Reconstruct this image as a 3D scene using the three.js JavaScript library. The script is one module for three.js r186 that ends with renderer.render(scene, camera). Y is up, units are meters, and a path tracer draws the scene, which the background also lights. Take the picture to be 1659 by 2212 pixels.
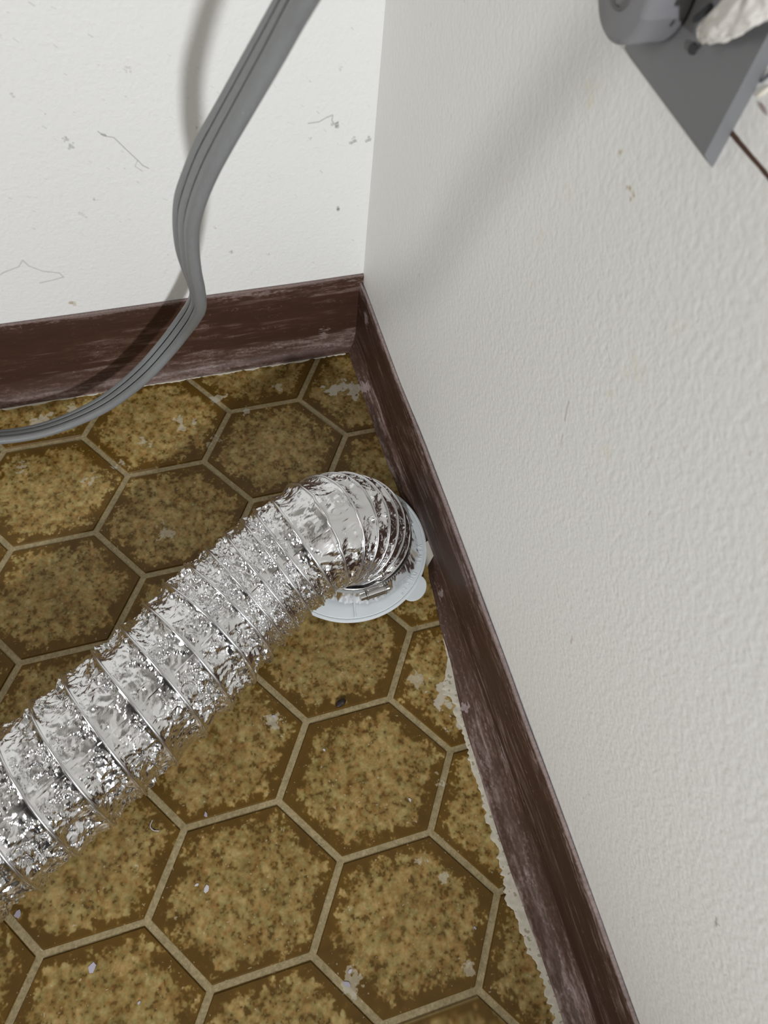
import * as THREE from 'three';
import { mergeGeometries, mergeVertices, toCreasedNormals } from 'three/addons/utils/BufferGeometryUtils.js';
import { ConvexGeometry } from 'three/addons/geometries/ConvexGeometry.js';
import { RoundedBoxGeometry } from 'three/addons/geometries/RoundedBoxGeometry.js';
import { RectAreaLightUniformsLib } from 'three/addons/lights/RectAreaLightUniformsLib.js';
import { TextGeometry } from 'three/addons/geometries/TextGeometry.js';
import { FontLoader } from 'three/addons/loaders/FontLoader.js';

// ------------------------------------------------------------------ camera
const scene = new THREE.Scene();
const camera = new THREE.PerspectiveCamera(71.217, 1659 / 2212, 0.02, 20);
{
  const right = new THREE.Vector3(0.95693, 0.08855, 0.27647);
  const down = new THREE.Vector3(-0.20292, -0.47705, 0.85513);
  const fwd = new THREE.Vector3(0.20762, -0.87441, -0.43853);
  const m = new THREE.Matrix4().makeBasis(right, down.clone().negate(), fwd.clone().negate());
  camera.quaternion.setFromRotationMatrix(m);
  camera.position.set(-0.17769, 0.61482, 0.52542);
}
camera.focus = 0.6;
camera.userData.fStop = 14;

// ------------------------------------------------------------------ light and exposure
const renderer = new THREE.WebGLRenderer({ antialias: true });
renderer.toneMapping = THREE.LinearToneMapping;
renderer.toneMappingExposure = 1.0;
renderer.shadowMap.enabled = true;
RectAreaLightUniformsLib.init();
scene.background = new THREE.Color(0x000000);
const LAMP_POS = new THREE.Vector3(-0.34, 0.80, 1.60);     // low work lamp across the room
const LAMP_I = 5.8;
const PANEL_POS = new THREE.Vector3(-0.5, 2.375, 2.0);     // ceiling panel
const PANEL_SIZE = [0.6, 0.6];
const PANEL_L = 2;
const WIN = { y0: 0.95, y1: 1.75, z0: 0.6, z1: 1.3 };     // frosted window in the far left wall
const WIN_L = 11.2;

// ------------------------------------------------------------------ helpers
const used = {};
function numbered(n) { const k = used[n] || 0; used[n] = k + 1; return k ? n + '_' + String(k).padStart(3, '0') : n; }
function tag(o, label, category, group, kind) {
  o.userData.label = label; if (category) o.userData.category = category;
  if (group) o.userData.group = group; if (kind) o.userData.kind = kind; return o;
}
function mesh(name, geo, mat, parent) {
  const m = new THREE.Mesh(geo, mat); m.name = parent && parent !== scene ? name : numbered(name);
  m.castShadow = true; m.receiveShadow = true; (parent || scene).add(m); return m;
}
function group(name, label, category, grp) {
  const g = new THREE.Group(); g.name = numbered(name); scene.add(g); return tag(g, label, category, grp);
}
function structure(o, label) { o.userData.kind = 'structure'; if (label) o.userData.label = label; return o; }
function rng(seed) { let s = seed >>> 0; return () => { s = (s + 0x6D2B79F5) | 0; let t = Math.imul(s ^ (s >>> 15), 1 | s); t = (t + Math.imul(t ^ (t >>> 7), 61 | t)) ^ t; return ((t ^ (t >>> 14)) >>> 0) / 4294967296; }; }
function hash(i, j, s) { let h = Math.imul(i, 374761393) + Math.imul(j, 668265263) + Math.imul(s, 974634211); h = Math.imul(h ^ (h >>> 13), 1274126177); h ^= h >>> 16; h = Math.imul(h, 2246822519); h ^= h >>> 15; return (h >>> 0) / 4294967296; }
const sm = (a, b, x) => { let t = (x - a) / (b - a); t = t < 0 ? 0 : t > 1 ? 1 : t; return t * t * (3 - 2 * t); };
const mod = (a, n) => ((a % n) + n) % n;
// value noise, optional period; -1..1
function vn(x, y, s, per) {
  let xi = Math.floor(x), yi = Math.floor(y); const fx = x - xi, fy = y - yi;
  const u = fx * fx * (3 - 2 * fx), v = fy * fy * (3 - 2 * fy);
  let x1 = xi + 1, y1 = yi + 1;
  if (per) { xi = mod(xi, per); x1 = mod(x1, per); yi = mod(yi, per); y1 = mod(y1, per); }
  const a = hash(xi, yi, s), b = hash(x1, yi, s), c = hash(xi, y1, s), d = hash(x1, y1, s);
  return ((a + (b - a) * u) + ((c + (d - c) * u) - (a + (b - a) * u)) * v) * 2 - 1;
}
// piecewise-linear noise on a triangle lattice: flat facets with creases, -1..1
function facet(x, y, s) {
  const sk = (x + y) * 0.36602540378; let i = Math.floor(x + sk), j = Math.floor(y + sk);
  const fx = x + sk - i, fy = y + sk - j;
  const h0 = hash(i, j, s), h2 = hash(i + 1, j + 1, s);
  let v;
  if (fx > fy) { const h1 = hash(i + 1, j, s); v = h0 * (1 - fx) + h1 * (fx - fy) + h2 * fy; }
  else { const h1 = hash(i, j + 1, s); v = h0 * (1 - fy) + h1 * (fy - fx) + h2 * fx; }
  return v * 2 - 1;
}
function dataTex(w, h, fn, srgb, wrap) {
  const d = new Uint8Array(w * h * 4); const c = [0, 0, 0];
  for (let j = 0; j < h; j++) for (let i = 0; i < w; i++) {
    fn(i, j, c); const k = (j * w + i) * 4;
    d[k] = Math.max(0, Math.min(255, c[0])); d[k + 1] = Math.max(0, Math.min(255, c[1])); d[k + 2] = Math.max(0, Math.min(255, c[2])); d[k + 3] = 255;
  }
  const t = new THREE.DataTexture(d, w, h); t.magFilter = THREE.LinearFilter; t.minFilter = THREE.LinearMipmapLinearFilter; t.generateMipmaps = true;
  if (srgb) t.colorSpace = THREE.SRGBColorSpace;
  t.wrapS = t.wrapT = wrap || THREE.ClampToEdgeWrapping; t.needsUpdate = true; return t;
}
function grid(nu, nv, fn, closeV) {          // fn(i, j) -> [x, y, z, u, v]; indexed surface
  const pos = new Float32Array((nu + 1) * (nv + 1) * 3), uv = new Float32Array((nu + 1) * (nv + 1) * 2), idx = [];
  for (let i = 0; i <= nu; i++) for (let j = 0; j <= nv; j++) {
    const p = fn(i, closeV && j === nv ? 0 : j), k = i * (nv + 1) + j;
    pos[k * 3] = p[0]; pos[k * 3 + 1] = p[1]; pos[k * 3 + 2] = p[2]; uv[k * 2] = p[3] ?? i / nu; uv[k * 2 + 1] = p[4] ?? j / nv;
  }
  for (let i = 0; i < nu; i++) for (let j = 0; j < nv; j++) {
    const a = i * (nv + 1) + j, b = a + nv + 1; idx.push(a, b, a + 1, b, b + 1, a + 1);
  }
  const g = new THREE.BufferGeometry(); g.setAttribute('position', new THREE.BufferAttribute(pos, 3)); g.setAttribute('uv', new THREE.BufferAttribute(uv, 2));
  g.setIndex(idx); g.computeVertexNormals();
  if (closeV) { const n = g.attributes.normal; for (let i = 0; i <= nu; i++) { const a = i * (nv + 1), b = a + nv; const x = n.getX(a) + n.getX(b), y = n.getY(a) + n.getY(b), z = n.getZ(a) + n.getZ(b), l = Math.hypot(x, y, z) || 1; n.setXYZ(a, x / l, y / l, z / l); n.setXYZ(b, x / l, y / l, z / l); } }
  return g;
}
function boxGeo(x0, x1, y0, y1, z0, z1) { const g = new THREE.BoxGeometry(x1 - x0, y1 - y0, z1 - z0); g.translate((x0 + x1) / 2, (y0 + y1) / 2, (z0 + z1) / 2); return g; }

// ------------------------------------------------------------------ room size
const RX = -2.6, RZ = 3.4, RY = 2.4, WT = 0.1;

// ------------------------------------------------------------------ floor: printed hexagon sheet
const HO = [-0.1510, 0.39434], D1 = [0.07332, -0.00011], D3 = [-0.03589, 0.05493];
const DET = D1[0] * D3[1] - D1[1] * D3[0];
const toAB = (x, z) => { const dx = x - HO[0], dz = z - HO[1]; return [(dx * D3[1] - dz * D3[0]) / DET, (D1[0] * dz - D1[1] * dx) / DET]; };
const toXZ = (a, b) => [HO[0] + a * D1[0] + b * D3[0], HO[1] + a * D1[1] + b * D3[1]];
const S32 = Math.sqrt(3) / 2;
function hexInfo(x, z) {                        // nearest tile and distance to its edge, in metres
  const [a, b] = toAB(x, z);
  // centres (1,1) + n(2,1) + m(1,2)
  const A = a - 1, B = b - 1, n0 = Math.round((2 * A - B) / 3), m0 = Math.round((2 * B - A) / 3);
  let best = 1e9, bn = 0, bm = 0, bx = 0, by = 0;
  for (let n = n0 - 1; n <= n0 + 1; n++) for (let m = m0 - 1; m <= m0 + 1; m++) {
    const da = A - 2 * n - m, db = B - n - 2 * m, px = da - 0.5 * db, py = S32 * db, d = px * px + py * py;
    if (d < best) { best = d; bn = n; bm = m; bx = px; by = py; }
  }
  let e = 0;
  for (let k = 0; k < 3; k++) { const t = (30 + 60 * k) * Math.PI / 180; e = Math.max(e, Math.abs(bx * Math.cos(t) + by * Math.sin(t))); }
  return [bn, bm, (S32 - e) * 0.0675];
}
const GROUT = 0.0026;
// plaster and dust marks lying on the sheet: x, z, radius, strength
const STAINS = [[-0.040, 0.060, 0.017, 1.0], [-0.022, 0.066, 0.014, 0.9], [-0.202, 0.071, 0.016, 0.45], [-0.165, 0.046, 0.012, 0.5], [-0.140, 0.069, 0.013, 0.6], [-0.339, 0.035, 0.02, 0.6], [-0.31, 0.03, 0.012, 0.5],
  [-0.0325, 0.402, 0.017, 0.9], [-0.026, 0.43, 0.012, 0.9], [-0.270, 0.104, 0.012, 0.55], [-0.245, 0.083, 0.012, 0.5], [-0.178, 0.386, 0.012, 0.5], [-0.163, 0.582, 0.012, 0.4], [-0.075, 0.602, 0.014, 0.35], [-0.06, 0.47, 0.012, 0.35],
  [-0.24, 0.19, 0.016, 0.35], [-0.112, 0.184, 0.01, 0.3], [-0.05, 0.385, 0.012, 0.3], [-0.09, 0.52, 0.01, 0.25], [-0.30, 0.12, 0.015, 0.25], [-0.18, 0.095, 0.012, 0.3], [-0.36, 0.09, 0.015, 0.3], [-0.1, 0.045, 0.012, 0.25], [-0.075, 0.535, 0.012, 0.3]];
function floorColour(x, z, c, fine) {
  const [n, m, e] = hexInfo(x, z);
  const k = 1000;
  if (e < GROUT) {
    const s = vn(x * 900, z * 900, 5) * 0.6 + vn(x * 420, z * 420, 6) * 0.5 + vn(x * 60, z * 60, 7) * 0.25;
    c[0] = 142 + s * 20; c[1] = 128 + s * 19; c[2] = 96 + s * 17;
  } else {
    const h = hash(n, m, 11), h2 = hash(n, m, 12);
    const o1 = vn(x * 75, z * 75, 21), o2 = vn(x * 190, z * 190, 22), o3 = vn(x * 400, z * 400, 23), o4 = fine ? vn(x * 800, z * 800, 24) : 0;
    // irregular printed outline of the pale field
    const ew = e + o1 * 0.003 + o2 * 0.0042 + o3 * 0.0046 + o4 * 0.0032 + (h - 0.5) * 0.003;
    const t = sm(0.0078, 0.0150, ew);
    let v = 0.53 + o1 * 0.16 + o2 * 0.36 + o3 * 0.28 + o4 * 0.15 + sm(0.012, 0.035, ew) * 0.13 - 0.05;
    v = Math.max(0, Math.min(1.15, v));
    const tone = 0.96 + h2 * 0.08, hue = vn(x * 260, z * 260, 25) * 7 + vn(x * 700, z * 700, 26) * 6;
    let r = 98 + v * 60, g = 76 + v * 59 - hue, b = 32 + v * 53 - hue;
    const sp = sm(0.36, 0.6, -o3 * 0.6 - o4 * 0.5 - o2 * 0.35 - 0.02) * (0.75 - 0.35 * sm(0.02, 0.045, e));
    r += (78 - r) * sp; g += (56 - g) * sp; b += (18 - b) * sp;
    const rr = 88 + o2 * 4 + o1 * 5, rg = 64 + o2 * 3 + o1 * 4, rb = 18 + o2 * 2;
    c[0] = (rr + (r - rr) * t) * tone; c[1] = (rg + (g - rg) * t) * tone; c[2] = (rb + (b - rb) * t) * tone;
  }
  for (const s of STAINS) {
    const dx = x - s[0], dz = z - s[1], d = Math.hypot(dx, dz) / s[2];
    if (d < 1.2) {
      const q = 1 - d + vn(x * 130, z * 130, 31) * 0.5 + vn(x * 330, z * 330, 32) * 0.45 + vn(x * 900, z * 900, 33) * 0.2 - 0.35 - (1 - s[3]) * 0.45;
      const w = sm(0.05, 0.25, q) * (0.45 + 0.4 * s[3]);
      c[0] += (186 - c[0]) * w; c[1] += (182 - c[1]) * w; c[2] += (172 - c[2]) * w;
    }
  }
  // pale dried film and grit next to the base on the right-hand side
  const q = vn(x * 520, z * 520, 41) + vn(x * 1100, z * 1100, 42) * 0.7;
  if (fine && q > 1.22) { const w = 0.55; c[0] += (190 - c[0]) * w; c[1] += (185 - c[1]) * w; c[2] += (178 - c[2]) * w; }
}
const FW = 0.72;
const texFloor = dataTex(2048, 2048, (i, j, c) => floorColour(-FW + (i + 0.5) / 2048 * FW, (j + 0.5) / 2048 * FW, c, true), true);
const texFar = dataTex(1024, 1024, (i, j, c) => floorColour(RX + (i + 0.5) / 1024 * -RX, (j + 0.5) / 1024 * RZ, c, false), true);
const matFloor = new THREE.MeshPhysicalMaterial({ map: texFloor, roughness: 0.42, specularIntensity: 0.55 });
const matFar = new THREE.MeshPhysicalMaterial({ map: texFar, roughness: 0.42, specularIntensity: 0.55 });
const floor = new THREE.Group(); floor.name = 'floor'; scene.add(floor);
structure(floor, 'brown mottled hexagon-pattern vinyl floor with pale speckled joints');
const uvNear = (x, z) => [(x + FW) / FW, z / FW], uvFar = (x, z) => [(x - RX) / -RX, z / RZ];
function setUV(g, f) { const p = g.attributes.position, u = new Float32Array(p.count * 2); for (let i = 0; i < p.count; i++) { const q = f(p.getX(i), p.getZ(i)); u[2 * i] = q[0]; u[2 * i + 1] = q[1]; } g.setAttribute('uv', new THREE.BufferAttribute(u, 2)); return g; }
const TH = 0.0012;
mesh('joint_bed', setUV(boxGeo(-FW, 0, -0.05, -TH, 0, FW), uvNear), matFloor, floor);
mesh('subfloor', mergeGeometries([setUV(boxGeo(RX, -FW, -0.05, -TH, 0, RZ), uvFar), setUV(boxGeo(-FW, 0, -0.05, -TH, FW, RZ), uvFar)]), matFar, floor);
function clip(poly, f) {
  const out = [];
  for (let i = 0; i < poly.length; i++) {
    const a = poly[i], b = poly[(i + 1) % poly.length], fa = f(a), fb = f(b);
    if (fa >= 0) out.push(a);
    if ((fa >= 0) !== (fb >= 0)) { const t = fa / (fa - fb); out.push([a[0] + (b[0] - a[0]) * t, a[1] + (b[1] - a[1]) * t]); }
  }
  return out;
}
function inset(poly, d) {                       // convex, keep vertices paired
  const n = poly.length, out = []; let area = 0;
  for (let i = 0; i < n; i++) { const a = poly[i], b = poly[(i + 1) % n]; area += a[0] * b[1] - a[1] * b[0]; }
  const s = area > 0 ? 1 : -1;
  for (let i = 0; i < n; i++) {
    const p = poly[(i + n - 1) % n], c = poly[i], q = poly[(i + 1) % n];
    const e1 = [c[0] - p[0], c[1] - p[1]], e2 = [q[0] - c[0], q[1] - c[1]];
    const l1 = Math.hypot(...e1), l2 = Math.hypot(...e2); if (l1 < 1e-6 || l2 < 1e-6) return null;
    const n1 = [-e1[1] / l1 * s, e1[0] / l1 * s], n2 = [-e2[1] / l2 * s, e2[0] / l2 * s];
    const k = 1 + n1[0] * n2[0] + n1[1] * n2[1]; if (k < 0.2) return null;
    out.push([c[0] + (n1[0] + n2[0]) * d / k, c[1] + (n1[1] + n2[1]) * d / k]);
  }
  return out;
}
{
  const hexAB = [[-1, -1], [0, -1], [1, 0], [1, 1], [0, 1], [-1, 0]];
  let count = 0;
  for (let n = -30; n <= 30; n++) for (let m = -30; m <= 30; m++) {
    const ca = 1 + 2 * n + m, cb = 1 + n + 2 * m, cc = toXZ(ca, cb);
    if (cc[0] < -1.35 || cc[0] > 0.07 || cc[1] < -0.07 || cc[1] > 1.75) continue;
    let poly = hexAB.map(([a, b]) => toXZ(ca + a, cb + b));
    poly = inset(poly, GROUT);
    poly = clip(poly, p => -0.001 - p[0]); if (poly.length < 3) continue;
    poly = clip(poly, p => p[1] - 0.001); if (poly.length < 3) continue;
    poly = poly.filter((p, i) => { const q = poly[(i + 1) % poly.length]; return Math.hypot(p[0] - q[0], p[1] - q[1]) > 2e-4; });
    if (poly.length < 3) continue;
    const top = inset(poly, 0.0009); if (!top) continue;
    const near = poly.every(p => p[0] > -FW && p[1] < FW);
    const pos = [], N = poly.length, c = top.reduce((s, p) => [s[0] + p[0] / N, s[1] + p[1] / N], [0, 0]);
    let ar = 0; for (let i = 0; i < N; i++) { const a = top[i], b = top[(i + 1) % N]; ar += a[0] * b[1] - a[1] * b[0]; }
    const tri = (a, b, d) => ar > 0 ? pos.push(...a, ...d, ...b) : pos.push(...a, ...b, ...d);
    for (let i = 0; i < N; i++) {
      const a = top[i], b = top[(i + 1) % N], A = poly[i], B = poly[(i + 1) % N];
      const T = p => [p[0], 0, p[1]], Lw = p => [p[0], -TH - 0.0002, p[1]];
      tri(T(c), T(a), T(b)); tri(T(a), Lw(A), T(b)); tri(Lw(A), Lw(B), T(b));
    }
    let g = new THREE.BufferGeometry(); g.setAttribute('position', new THREE.Float32BufferAttribute(pos, 3));
    g.computeVertexNormals(); setUV(g, near ? uvNear : uvFar);
    mesh('tile', g, near ? matFloor : matFar, floor); count++;
  }
  console.log('tiles', count);
}

// ------------------------------------------------------------------ walls
function peelTex(scale, seed, fine) {          // periodic roller/orange-peel relief
  const N = 1024;
  return dataTex(N, N, (i, j, c) => {
    const x = i / N, y = j / N;
    let h = vn(x * scale, y * scale, seed, scale) * 0.55 + vn(x * scale * 2, y * scale * 2, seed + 1, scale * 2) * 0.35 + vn(x * scale * 4, y * scale * 4, seed + 2, scale * 4) * 0.16 * fine;
    h = h * 0.5 + 0.5; c[0] = c[1] = c[2] = h * 255;
  }, false, THREE.RepeatWrapping);
}
const peelRight = peelTex(200, 51, 1), peelBack = peelTex(190, 61, 1.2);
function wallCanvas(w, h, base, draw) {
  const cv = document.createElement('canvas'); cv.width = w; cv.height = h; const g = cv.getContext('2d');
  g.fillStyle = base; g.fillRect(0, 0, w, h); draw(g);
  const t = new THREE.CanvasTexture(cv); t.colorSpace = THREE.SRGBColorSpace; t.wrapS = t.wrapT = THREE.ClampToEdgeWrapping; return t;
}
// each painted wall: map over a 0.8 m panel next to the corner, relief repeated every 0.5 m
function wallMat(map, bump, scale, rough) {
  const b = bump.clone(); b.repeat.set(1.6, 1.6); b.needsUpdate = true;
  return new THREE.MeshStandardMaterial({ map, bumpMap: b, bumpScale: scale, roughness: rough });
}
const PAINT = '#dfdfdc';
const mapBack = wallCanvas(1600, 1600, PAINT, g => {
  const K = 2000, X = x => (x + 0.8) * K, Y = y => (0.8 - y) * K, r = rng(7);
  const line = (pts, w, a, col = '95,92,90') => { g.strokeStyle = `rgba(${col},${a * 0.68})`; g.lineWidth = w; g.lineJoin = 'round'; g.beginPath(); pts.forEach((p, i) => i ? g.lineTo(X(p[0]), Y(p[1])) : g.moveTo(X(p[0]), Y(p[1]))); g.stroke(); };
  const spot = (x, y, rad, a, col = '90,88,86') => { g.fillStyle = `rgba(${col},${a * 0.68})`; for (let k = 0; k < 6; k++) { g.beginPath(); g.arc(X(x) + (r() - 0.5) * rad * 2.4, Y(y) + (r() - 0.5) * rad * 2.4, rad * (0.3 + r() * 0.5), 0, 7); g.fill(); } };
  line([[-0.213, 0.272], [-0.210, 0.268], [-0.203, 0.266], [-0.196, 0.255], [-0.190, 0.246], [-0.187, 0.241], [-0.183, 0.238]], 1.6, 0.5);
  line([[-0.190, 0.246], [-0.193, 0.241], [-0.188, 0.236]], 1.3, 0.4);
  spot(-0.209, 0.268, 2.6, 0.35); spot(-0.237, 0.268, 3, 0.3); spot(-0.234, 0.262, 4.5, 0.28);
  line([[-0.056, 0.263], [-0.047, 0.2635], [-0.041, 0.2665], [-0.036, 0.268], [-0.0365, 0.2635], [-0.034, 0.260], [-0.031, 0.262]], 2.4, 0.38);
  spot(-0.034, 0.2605, 4.5, 0.35); spot(-0.029, 0.181, 4, 0.35); spot(-0.018, 0.245, 4, 0.3); spot(-0.005, 0.245, 4, 0.25);
  line([[-0.33, 0.150], [-0.318, 0.156], [-0.305, 0.160], [-0.300, 0.166], [-0.297, 0.159], [-0.288, 0.152], [-0.276, 0.148], [-0.274, 0.143], [-0.285, 0.141], [-0.295, 0.140]], 2.6, 0.32, '105,98,108');
  spot(-0.242, 0.203, 5, 0.25, '150,145,120'); spot(-0.128, 0.147, 3, 0.3); spot(-0.276, 0.112, 5, 0.35, '150,130,100');
  for (let k = 0; k < 230; k++) { const x = -0.42 * r() - 0.005, y = 0.1 + r() * 0.36, l = 0.001 + r() * 0.003, a = 0.08 + r() * 0.2, t = -0.5 - r() * 0.5; line([[x, y], [x + Math.cos(t) * l, y + Math.sin(t) * l]], 0.7 + r() * 1.1, a); }
  for (let k = 0; k < 26; k++) spot(-0.41 * r() - 0.01, 0.11 + r() * 0.33, 1 + r() * 2.2, 0.16);
});
const mapRight = wallCanvas(1600, 1600, PAINT, g => {
  const K = 2000, X = z => z * K, Y = y => (0.8 - y) * K, r = rng(9);
  const line = (pts, w, a, col = '110,104,98') => { g.strokeStyle = `rgba(${col},${a})`; g.lineWidth = w; g.beginPath(); pts.forEach((p, i) => i ? g.lineTo(X(p[0]), Y(p[1])) : g.moveTo(X(p[0]), Y(p[1]))); g.stroke(); };
  const spot = (z, y, rad, a, col) => { g.fillStyle = `rgba(${col},${a})`; for (let k = 0; k < 6; k++) { g.beginPath(); g.arc(X(z) + (r() - 0.5) * rad * 2.6, Y(y) + (r() - 0.5) * rad * 2.6, rad * (0.3 + r() * 0.5), 0, 7); g.fill(); } };
  spot(0.318, 0.438, 3, 0.3, '150,130,90'); spot(0.322, 0.436, 2.5, 0.3, '150,130,90'); spot(0.305, 0.443, 2, 0.25, '150,130,90');
  line([[0.343, 0.331], [0.3445, 0.325], [0.347, 0.319]], 2.5, 0.3); line([[0.350, 0.312], [0.353, 0.304]], 2, 0.22);
  line([[0.434, 0.224], [0.437, 0.218]], 3, 0.3, '140,125,110'); line([[0.583, 0.250], [0.587, 0.246]], 2.2, 0.45); line([[0.587, 0.250], [0.585, 0.246]], 1.6, 0.35);
  for (let k = 0; k < 60; k++) { const z = 0.02 + r() * 0.6, y = 0.12 + r() * 0.36; line([[z, y], [z + 0.0005, y - 0.0015 - r() * 0.002]], 0.8 + r(), 0.12 + r() * 0.2); }
  for (let k = 0; k < 10; k++) spot(0.2 + r() * 0.2, 0.30 + r() * 0.15, 3 + r() * 6, 0.05, '190,160,110');
});
const matBack = wallMat(mapBack, peelBack, 0.0003, 0.72), matRight = wallMat(mapRight, peelRight, 0.00028, 0.6);
const matRoom = new THREE.MeshStandardMaterial({ color: 0x6f6d6b, roughness: 0.85 }), matCeiling = new THREE.MeshStandardMaterial({ color: 0xb6b6b4, roughness: 0.85 });
function wallUV(g, f) { const p = g.attributes.position, u = new Float32Array(p.count * 2); for (let i = 0; i < p.count; i++) { const q = f(p.getX(i), p.getY(i), p.getZ(i)); u[2 * i] = q[0]; u[2 * i + 1] = q[1]; } g.setAttribute('uv', new THREE.BufferAttribute(u, 2)); return g; }
structure(mesh('wall_back', wallUV(boxGeo(RX - WT, WT, -0.05, RY, -WT, 0), (x, y) => [(x + 0.8) / 0.8, y / 0.8]), matBack), 'smooth off-white painted wall with fine scratches');
const wallRight = structure(mesh('wall_right', wallUV(boxGeo(0, WT, -0.05, RY, 0, RZ), (x, y, z) => [z / 0.8, y / 0.8]), matRight), 'off-white wall with orange-peel roller texture');
structure(mesh('wall_left', boxGeo(RX - WT, RX, -0.05, RY, 0, RZ), matRoom), 'plain grey painted wall');
structure(mesh('wall_front', boxGeo(RX - WT, WT, -0.05, RY, RZ, RZ + WT), matRoom), 'plain grey painted wall');
structure(mesh('ceiling', boxGeo(RX - WT, WT, RY, RY + WT, -WT, RZ + WT), matCeiling), 'plain white ceiling');

// ------------------------------------------------------------------ cove baseboards
const interp = (xs, ys, x) => { if (x <= xs[0]) return ys[0]; for (let i = 1; i < xs.length; i++) if (x <= xs[i]) { const t = (x - xs[i - 1]) / (xs[i] - xs[i - 1]), s = t * t * (3 - 2 * t); return ys[i - 1] + (ys[i] - ys[i - 1]) * s; } return ys[ys.length - 1]; };
const toeRight = z => interp([0, 0.04, 0.15, 0.20, 0.222, 0.278, 0.30, 0.36, 0.44, 0.52, 0.65, 1], [0.0146, 0.0146, 0.0133, 0.0112, 0.0068, 0.0068, 0.0105, 0.0155, 0.0222, 0.0240, 0.0216, 0.015], z) + vn(z * 60, 3.3, 71) * 0.0004;
const topRight = z => interp([0, 0.12, 0.22, 0.31, 0.5, 0.65, 1], [0.0905, 0.0908, 0.0985, 0.0993, 0.0985, 0.0955, 0.097], z);
const gapRight = z => 0.0008 + 0.0006 * vn(z * 22, 1.1, 72) + 0.0012 * Math.exp(-Math.pow((z - 0.004) / 0.01, 2));
function profile(top, toe, gap) {              // [distance from wall, height, v]
  const T = 0.0028, pts = [[gap, 0], [gap, top - 0.0004], [gap + 0.0006, top], [gap + T - 0.0006, top - 0.0001], [gap + T, top - 0.0010], [gap + T, top * 0.75], [gap + T, top * 0.5], [gap + T + 0.0001, 0.031]];
  const fl = 0.0235;
  for (let k = 1; k <= 9; k++) { const t = k / 9, a = t * Math.PI / 2; pts.push([gap + T + (toe - gap - T) * (1 - Math.cos(a)), 0.0018 + fl * (1 - Math.sin(a))]); }
  pts.push([toe, 0.0002]);
  return pts;
}
const BW = 0.125;                               // metres of girth covered by the map, v = 0.9 at the top edge
function baseTex(seed, len, smears, amount) {
  return dataTex(2048, 256, (i, j, c) => {
    const x = i / 2048 * len, w = (0.9 - j / 256) * BW;       // w: distance down from the top edge
    const a = vn(x * 9, w * 60, seed), b = vn(x * 30, w * 190, seed + 1), d = vn(x * 85, w * 480, seed + 2), e = vn(x * 420, w * 1000, seed + 3), f = vn(x * 1000, w * 2200, seed + 5);
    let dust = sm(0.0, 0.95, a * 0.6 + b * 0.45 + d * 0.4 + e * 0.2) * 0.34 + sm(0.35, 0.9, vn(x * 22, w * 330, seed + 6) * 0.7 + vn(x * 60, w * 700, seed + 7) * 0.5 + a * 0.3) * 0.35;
    // streaky dust below the top edge; foot: dust plus painted light on its slope
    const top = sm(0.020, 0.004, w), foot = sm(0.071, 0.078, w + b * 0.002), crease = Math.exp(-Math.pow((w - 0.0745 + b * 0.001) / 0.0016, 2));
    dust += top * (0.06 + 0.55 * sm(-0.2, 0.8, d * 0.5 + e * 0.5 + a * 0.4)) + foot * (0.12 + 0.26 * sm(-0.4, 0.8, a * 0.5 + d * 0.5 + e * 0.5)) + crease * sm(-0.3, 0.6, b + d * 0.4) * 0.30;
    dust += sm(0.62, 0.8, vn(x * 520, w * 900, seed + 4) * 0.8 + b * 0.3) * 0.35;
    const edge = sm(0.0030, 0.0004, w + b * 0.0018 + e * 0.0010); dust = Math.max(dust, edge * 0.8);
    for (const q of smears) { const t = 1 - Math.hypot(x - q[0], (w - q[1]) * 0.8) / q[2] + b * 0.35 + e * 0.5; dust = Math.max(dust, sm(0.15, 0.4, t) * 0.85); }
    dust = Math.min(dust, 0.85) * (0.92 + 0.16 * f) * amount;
    const n = 1 + a * 0.06 + d * 0.05 + f * 0.03;
    c[0] = (64 * n) + (168 - 64) * dust; c[1] = (43 * n) + (156 - 43) * dust; c[2] = (33 * n) + (156 - 33) * dust;
  }, true);
}
function baseboard(name, len, fp, map, label) {  // fp(s) -> profile; place(s, d, y)
  const NS = Math.round(len / 0.006), np = fp.prof(0).length;
  let g = grid(NS, np - 1, (i, j) => {
    const s = i / NS * len, pr = fp.prof(s), p = pr[j], q = fp.place(s, p[0], p[1]);
    let L = 0; for (let k = 4; k < j; k++) L += Math.hypot(pr[k + 1][0] - pr[k][0], pr[k + 1][1] - pr[k][1]);
    return [...q, s / fp.texLen, j < 4 ? 0.91 : Math.max(0, 0.9 - L / BW)];
  });
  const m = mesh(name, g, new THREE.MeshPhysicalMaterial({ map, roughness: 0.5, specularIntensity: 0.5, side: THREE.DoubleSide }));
  return structure(m, label);
}
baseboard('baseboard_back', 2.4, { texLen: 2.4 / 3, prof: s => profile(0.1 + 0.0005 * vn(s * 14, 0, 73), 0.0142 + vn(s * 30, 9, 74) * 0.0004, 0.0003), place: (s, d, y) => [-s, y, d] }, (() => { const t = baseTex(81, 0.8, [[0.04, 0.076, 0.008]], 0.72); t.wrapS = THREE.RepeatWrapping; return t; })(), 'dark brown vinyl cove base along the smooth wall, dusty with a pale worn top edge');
baseboard('baseboard_right', 3.0, { texLen: 1.0, prof: s => profile(topRight(s), toeRight(s), gapRight(s)), place: (s, d, y) => [-d, y, s] }, (() => { const t = baseTex(91, 1.0, [[0.067, 0.092, 0.009], [0.03, 0.02, 0.008], [0.315, 0.09, 0.004], [0.418, 0.104, 0.006]], 0.95); t.wrapS = THREE.RepeatWrapping; return t; })(), 'dark brown vinyl cove base along the textured wall, scuffed and dusty');

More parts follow.
